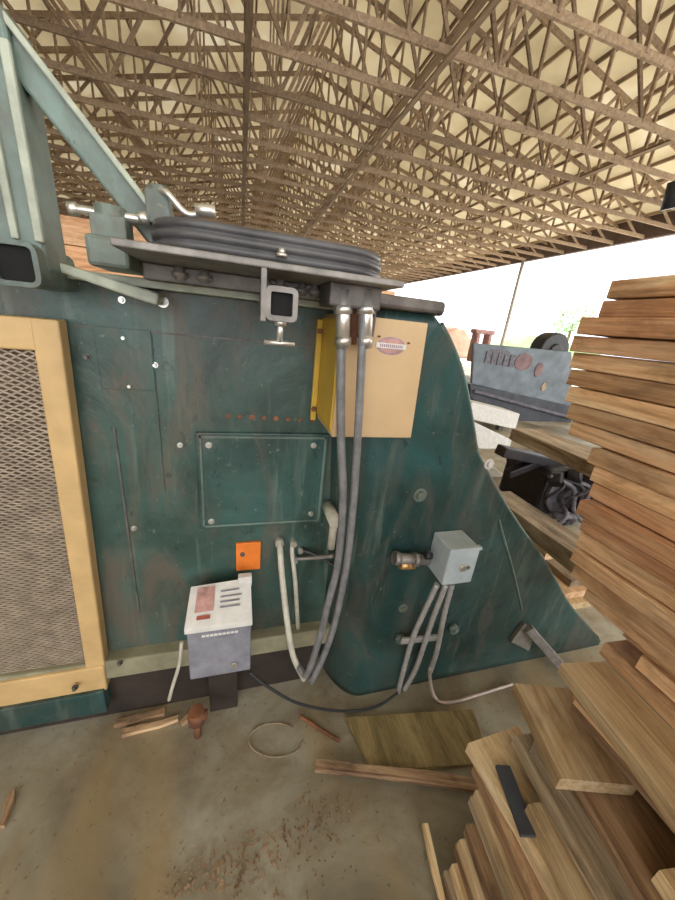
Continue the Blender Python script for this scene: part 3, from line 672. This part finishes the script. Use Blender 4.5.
# pile of timbers beyond the drum: runs along Y at heights below camera
def ypile(p, z, L, W, T, mat, label, yaw=0, name='timber', cat='timber'):
    a_ = aZ(*p, z); f = Vector((-math.sin(yaw), math.cos(yaw), 0)); rgt = Vector((f.y, -f.x, 0)); near = a_-f*L+rgt*W/2
    return board((near.x, near.y, z-T), yaw, L, W, T, mat, label, None, name=name, cat=cat)
ypile((512, 428), 1.13, 1.0, .22, .07, 'oldwood', 'weathered grey brown beam end above the black engine')
ypile((488, 492), .80, .9, .16, .07, 'oldwood', 'grey brown timber below the black engine, beside the drum housing')
ypile((505, 512), .66, .9, .08, .05, 'pile', 'narrow pale timber squeezed between drum housing and the tall stack')
ypile((530, 540), .52, .12, .12, .05, 'lumber', 'tan timber edge low between drum housing and the tall stack')
for k, (x_, z_, y_) in enumerate(((1.86, .055, 2.9), (2.02, .11, 3.0), (2.12, .165, 2.8))):
    pb(x_, y_, x_, 1, z_, .44, .054, y_-1.22-.04*k, ('pile', 'lumber', 'oldwood')[k], ('tan plank lying on the floor just behind the flare of the drum housing', 'middle plank on the floor behind the flare of the drum housing', 'greyish plank topmost of three on the floor behind the drum housing')[k])
# engine
ec = aY(545, 482, 2.4)
en = empty('engine', (ec.x, 2.4, 0), 'black engine with hoses behind the machine, left of the tall stack', 'engine')
def blob(nm, mt, parts):
    bm = NB()
    for a, b_, r in parts: cyl(bm, a, b_, r, n=14)
    return finish(nm, bm, mt, en, .01)
x, y, z = ec
bm = NB(); box(bm, x-.22, x+.55, y-.2, y+.35, z-.26, z+.16); finish('engine_block', bm, 'engine', en, .04)
bm = NB(); box(bm, x-.30, x+.5, y-.28, y+.2, z+.13, z+.26); finish('engine_cover', bm, 'engine', en, .05)
bm = NB(); cyl(bm, (x+.0, y-.24, z-.02), (x+.0, y-.2, z-.02), .2, n=20); cyl(bm, (x, y-.3, z-.02), (x, y-.2, z-.02), .09, n=16); finish('pulley', bm, 'engine_grey', en, .008)
bm = NB(); cyl(bm, (x+.3, y-.3, z-.15), (x+.3, y-.2, z-.15), .13, n=16); finish('flywheel', bm, 'engine_grey', en, .008)
for k in range(5):
    bm = NB(); tube(bm, [(x-.35+.12*k, y-.3, z+.22-.03*k), (x-.1+.1*k, y-.36, z+.12), (x+.05*k, y-.36, z-.1), (x+.25, y-.3, z-.28+.05*k)], .022, 8, 5); finish('engine_hose', bm, 'engine' if k % 2 else 'engine_grey', en)
rr = random.Random(5)
for k in range(9):
    a_ = Vector((x+rr.uniform(-.35, .5), y-.32, z+rr.uniform(-.3, .3))); b_ = a_+Vector((rr.uniform(-.25, .25), rr.uniform(-.12, 0), rr.uniform(-.2, .2)))
    bm = NB(); tube(bm, [a_, a_.lerp(b_, .5)+Vector((0, -.08, .06)), b_], rr.uniform(.015, .035), 8, 4); finish('engine_hose', bm, rr.choice(('engine', 'engine', 'engine_grey')), en)
for k in range(5):
    bm = NB(); c_ = (x-.3+.2*k, y-.28, z+rr.uniform(.1, .3)); cyl(bm, c_, (c_[0]+.05, c_[1]-.08, c_[2]+.03), rr.uniform(.05, .09), n=10); finish('engine_fitting', bm, 'engine', en, .01)
bm = NB(); bar(bm, (x-.75, y-.1, z+.38), (x+.1, y-.1, z+.22), .12, .09); bar(bm, (x-.6, y-.1, z+.15), (x-.1, y-.1, z+.33), .08, .07); finish('engine_arm', bm, 'engine', en, .01)
bm = NB(); cyl(bm, (x-.5, y, z+.24), (x+.1, y, z+.30), .06, n=12); finish('exhaust_pipe', bm, 'engine', en)
bm = NB()
for dx in (-.15, .35): box(bm, x+dx-.05, x+dx+.05, y-.05, y+.2, 0, z-.22)
finish('engine_stand', bm, 'dark_hull', en, .01)
# white sheets/blocks lit outdoors seen through the gap
# trough / hopper beyond
hp = empty('steel_hopper', (6, 6, 0), 'blue grey steel trailer body with reddish marks, outdoors beyond the timber stack', 'trailer')
A = [aY(474, 343, 6), aY(572, 352, 6), aY(572, 408, 6), aY(472, 384, 6)]
bm = NB(); prism(bm, [(v.x, v.z) for v in A], 6, 6.08); finish('hopper_side', bm, 'blue_hull', hp, .02)
A = [aY(470, 384, 5.95), aY(572, 406, 5.95), aY(572, 438, 5.95), aY(515, 425, 5.95), aY(470, 398, 5.95)]
bm = NB(); prism(bm, [(v.x, v.z) for v in A], 5.95, 7.2); finish('chassis', bm, 'dark_hull', hp, .02)
a_ = aY(474, 391, 5.9); b_ = aY(572, 418, 5.9); bm = NB(); bar(bm, a_, b_, .06, .06); finish('side_rail', bm, 'engine_grey', hp, .01)
p = aY(561, 352, 6.0)
bm = NB(); cyl(bm, (p.x, 6.15, p.z), (p.x, 6.5, p.z), .38, n=24); cyl(bm, (p.x, 6.1, p.z), (p.x, 6.16, p.z), .16, n=16); finish('rear_wheel', bm, 'black', hp, .04)
for (x0, y0, w_, h_, mt) in ((524, 362, .45, .34, 'fred'), (539, 370, .2, .3, 'fred'), (544, 387, .14, .18, 'oldwood'), (500, 352, .5, .10, 'engine_grey')):
    p = aY(x0, y0, 5.985); bm = NB(); ellipse(bm, p.x, p.z, w_/2, h_/2, 5.985, 6.0, 14); finish('paint_mark', bm, mt, hp)
bm = NB()
for k in range(5): p = aY(489+6*k, 356+k, 5.98); box(bm, p.x-.07, p.x+.05, 5.975, 5.985, p.z-.14, p.z+.1)
p = aY(486, 337, 6.1); bm2 = NB(); box(bm2, p.x-.2, p.x-.12, 6.1, 6.3, p.z-.5, p.z+.1); box(bm2, p.x+.08, p.x+.15, 6.1, 6.3, p.z-.5, p.z+.1); box(bm2, p.x-.25, p.x+.2, 6.1, 6.3, p.z+.05, p.z+.13); finish('hitch_bracket', bm2, 'pink', hp, .02)
finish('worn_lettering', bm, 'engine_grey', hp)
bm = NB()
for v in (aY(480, 395, 6.3), aY(560, 425, 6.3)): box(bm, v.x, v.x+.2, 6.2, 6.4, 0, v.z)
finish('trailer_leg', bm, 'dark_hull', hp)
# white painted slabs lying outdoors
def wslab(pa, pb, y, h, dpt, label):
    a_, b_ = aY(*pa, y), aY(*pb, y); bm = NB(); prism(bm, [(a_.x, a_.z), (b_.x, b_.z), (b_.x, b_.z-h), (a_.x, a_.z-h)], y, y+dpt)
    return bm
for pa, pb, y, h, lb in (((472, 402), (520, 414), 5.0, .3, 'white slab below the trailer body, upper one'), ((470, 420), (512, 440), 4.2, .35, 'white slab below the trailer body, lower one'), ((476, 455), (540, 500), 3.2, .5, 'white slab behind the black engine')):
    a_, b_ = aY(*pa, y), aY(*pb, y)
    t = empty('white_slab', (a_.x, y, 0), lb, 'slab')
    bm = wslab(pa, pb, y, h, .5, lb); finish('slab_panel', bm, 'white', t, .01)
    bm = NB(); z0 = min(a_.z, b_.z)-h; box(bm, a_.x+.1, a_.x+.2, y+.2, y+.3, 0, z0+.05); box(bm, b_.x-.2, b_.x-.1, y+.2, y+.3, 0, z0+.05); finish('leg', bm, 'dark_steel', t)
# lumber stack behind the machine (orange boards seen over its top)
for k in range(12):
    z0 = .0+k*.175
    for j, (x0, x1) in enumerate(((-1.9, -.30), (-.25, 1.35))):
        if j == 1 and k > 10: continue
        bm = NB(); L = x1-x0+R.uniform(-.06, .06); box(bm, -.15, .15, 0, L, 0, .17); o = finish('timber', bm, 'orangewood', None, .004)
        o.location = (x0, 3.2+R.uniform(-.02, .02), z0); o.rotation_euler = (0, 0, -math.pi/2)
        tag(o, 'reddish timber in the %s stack seen over the top of the machine' % ('left' if j == 0 else 'right'), 'timber', '%s timber stack behind the machine' % ('left' if j == 0 else 'right'))
# far outdoor things: pale trees and rusty heaps
def tree(x, y, h, r, label, seed):
    rr = random.Random(seed); t = empty('tree', (x, y, 0), label, 'tree', None)
    bm = NB(); cyl(bm, (x, y, 0), (x, y, h*.6), .3, .15, 8); finish('trunk', bm, 'bark', t)
    bm = NB()
    for k in range(900):
        u = Vector((rr.gauss(0, 1), rr.gauss(0, 1), rr.gauss(0, 1))).normalized()*r*rr.uniform(.5, 1)
        c_ = Vector((x, y, h*.65))+Vector((u.x, u.y, u.z*.8)); s = rr.uniform(.15, .35)
        a_ = Vector((rr.gauss(0, 1), rr.gauss(0, 1), rr.gauss(0, 1))).normalized(); b_ = a_.orthogonal().normalized()
        bm.faces.new([bm.verts.new(c_+a_*s), bm.verts.new(c_+b_*s*.6), bm.verts.new(c_-a_*s), bm.verts.new(c_-b_*s*.6)])
    finish('foliage', bm, 'leaf', t)
for (px, py, y, h, r, lb, sd) in ((583, 292, 45, 9.0, 3.2, 'pale washed-out tree just left of the tall stack', 1), (560, 322, 60, 4.0, 2.6, 'low pale tree left of the taller washed-out tree', 2)):
    p = aY(px, py, y); tree(p.x, y, h if sd == 1 else h, r, lb, sd)
for (px, py, y, w, h, mt, lb) in ((452, 328, 26, 6, 2.7, 'fredheap', 'faded rusty heap outdoors beyond the drum housing'), (560, 330, 40, 22, 3.2, 'leaf', 'low pale hedge line outdoors behind the trailer body')):
    p = aY(px, py, y); bm = NB(); rr = random.Random(int(px))
    n = 14; prof_ = [(p.x-w/2+w*k/n, h*(.55+.45*rr.random())*math.sin(math.pi*(k+.6)/(n+1.2))**.5) for k in range(n+1)]
    prism(bm, [(p.x-w/2, 0)]+prof_+[(p.x+w/2, 0)], y, y+3); tag(finish('scrap_heap' if mt == 'fredheap' else 'hedge', bm, mt, None, .1), lb, 'heap' if mt == 'fredheap' else 'hedge')
# ------------------------------------------------------------------ light
w = bpy.data.worlds.new('sky'); bpy.context.scene.world = w; w.use_nodes = True
bg = w.node_tree.nodes['Background']; bg.inputs[0].default_value = (.96, .98, 1, 1); bg.inputs[1].default_value = 1.5
s = bpy.data.lights.new('sun', 'SUN'); s.energy = 5; s.angle = math.radians(3); s.color = (1, .95, .86); so = bpy.data.objects.new('sun', s); C.objects.link(so)
so.rotation_euler = Vector((.85, .15, 1)).to_track_quat('Z', 'Y').to_euler()
vs = bpy.context.scene.view_settings; vs.view_transform = 'Standard'; vs.look = 'None'; vs.gamma = 1; vs.exposure = 1.15; vs.use_curve_mapping = False
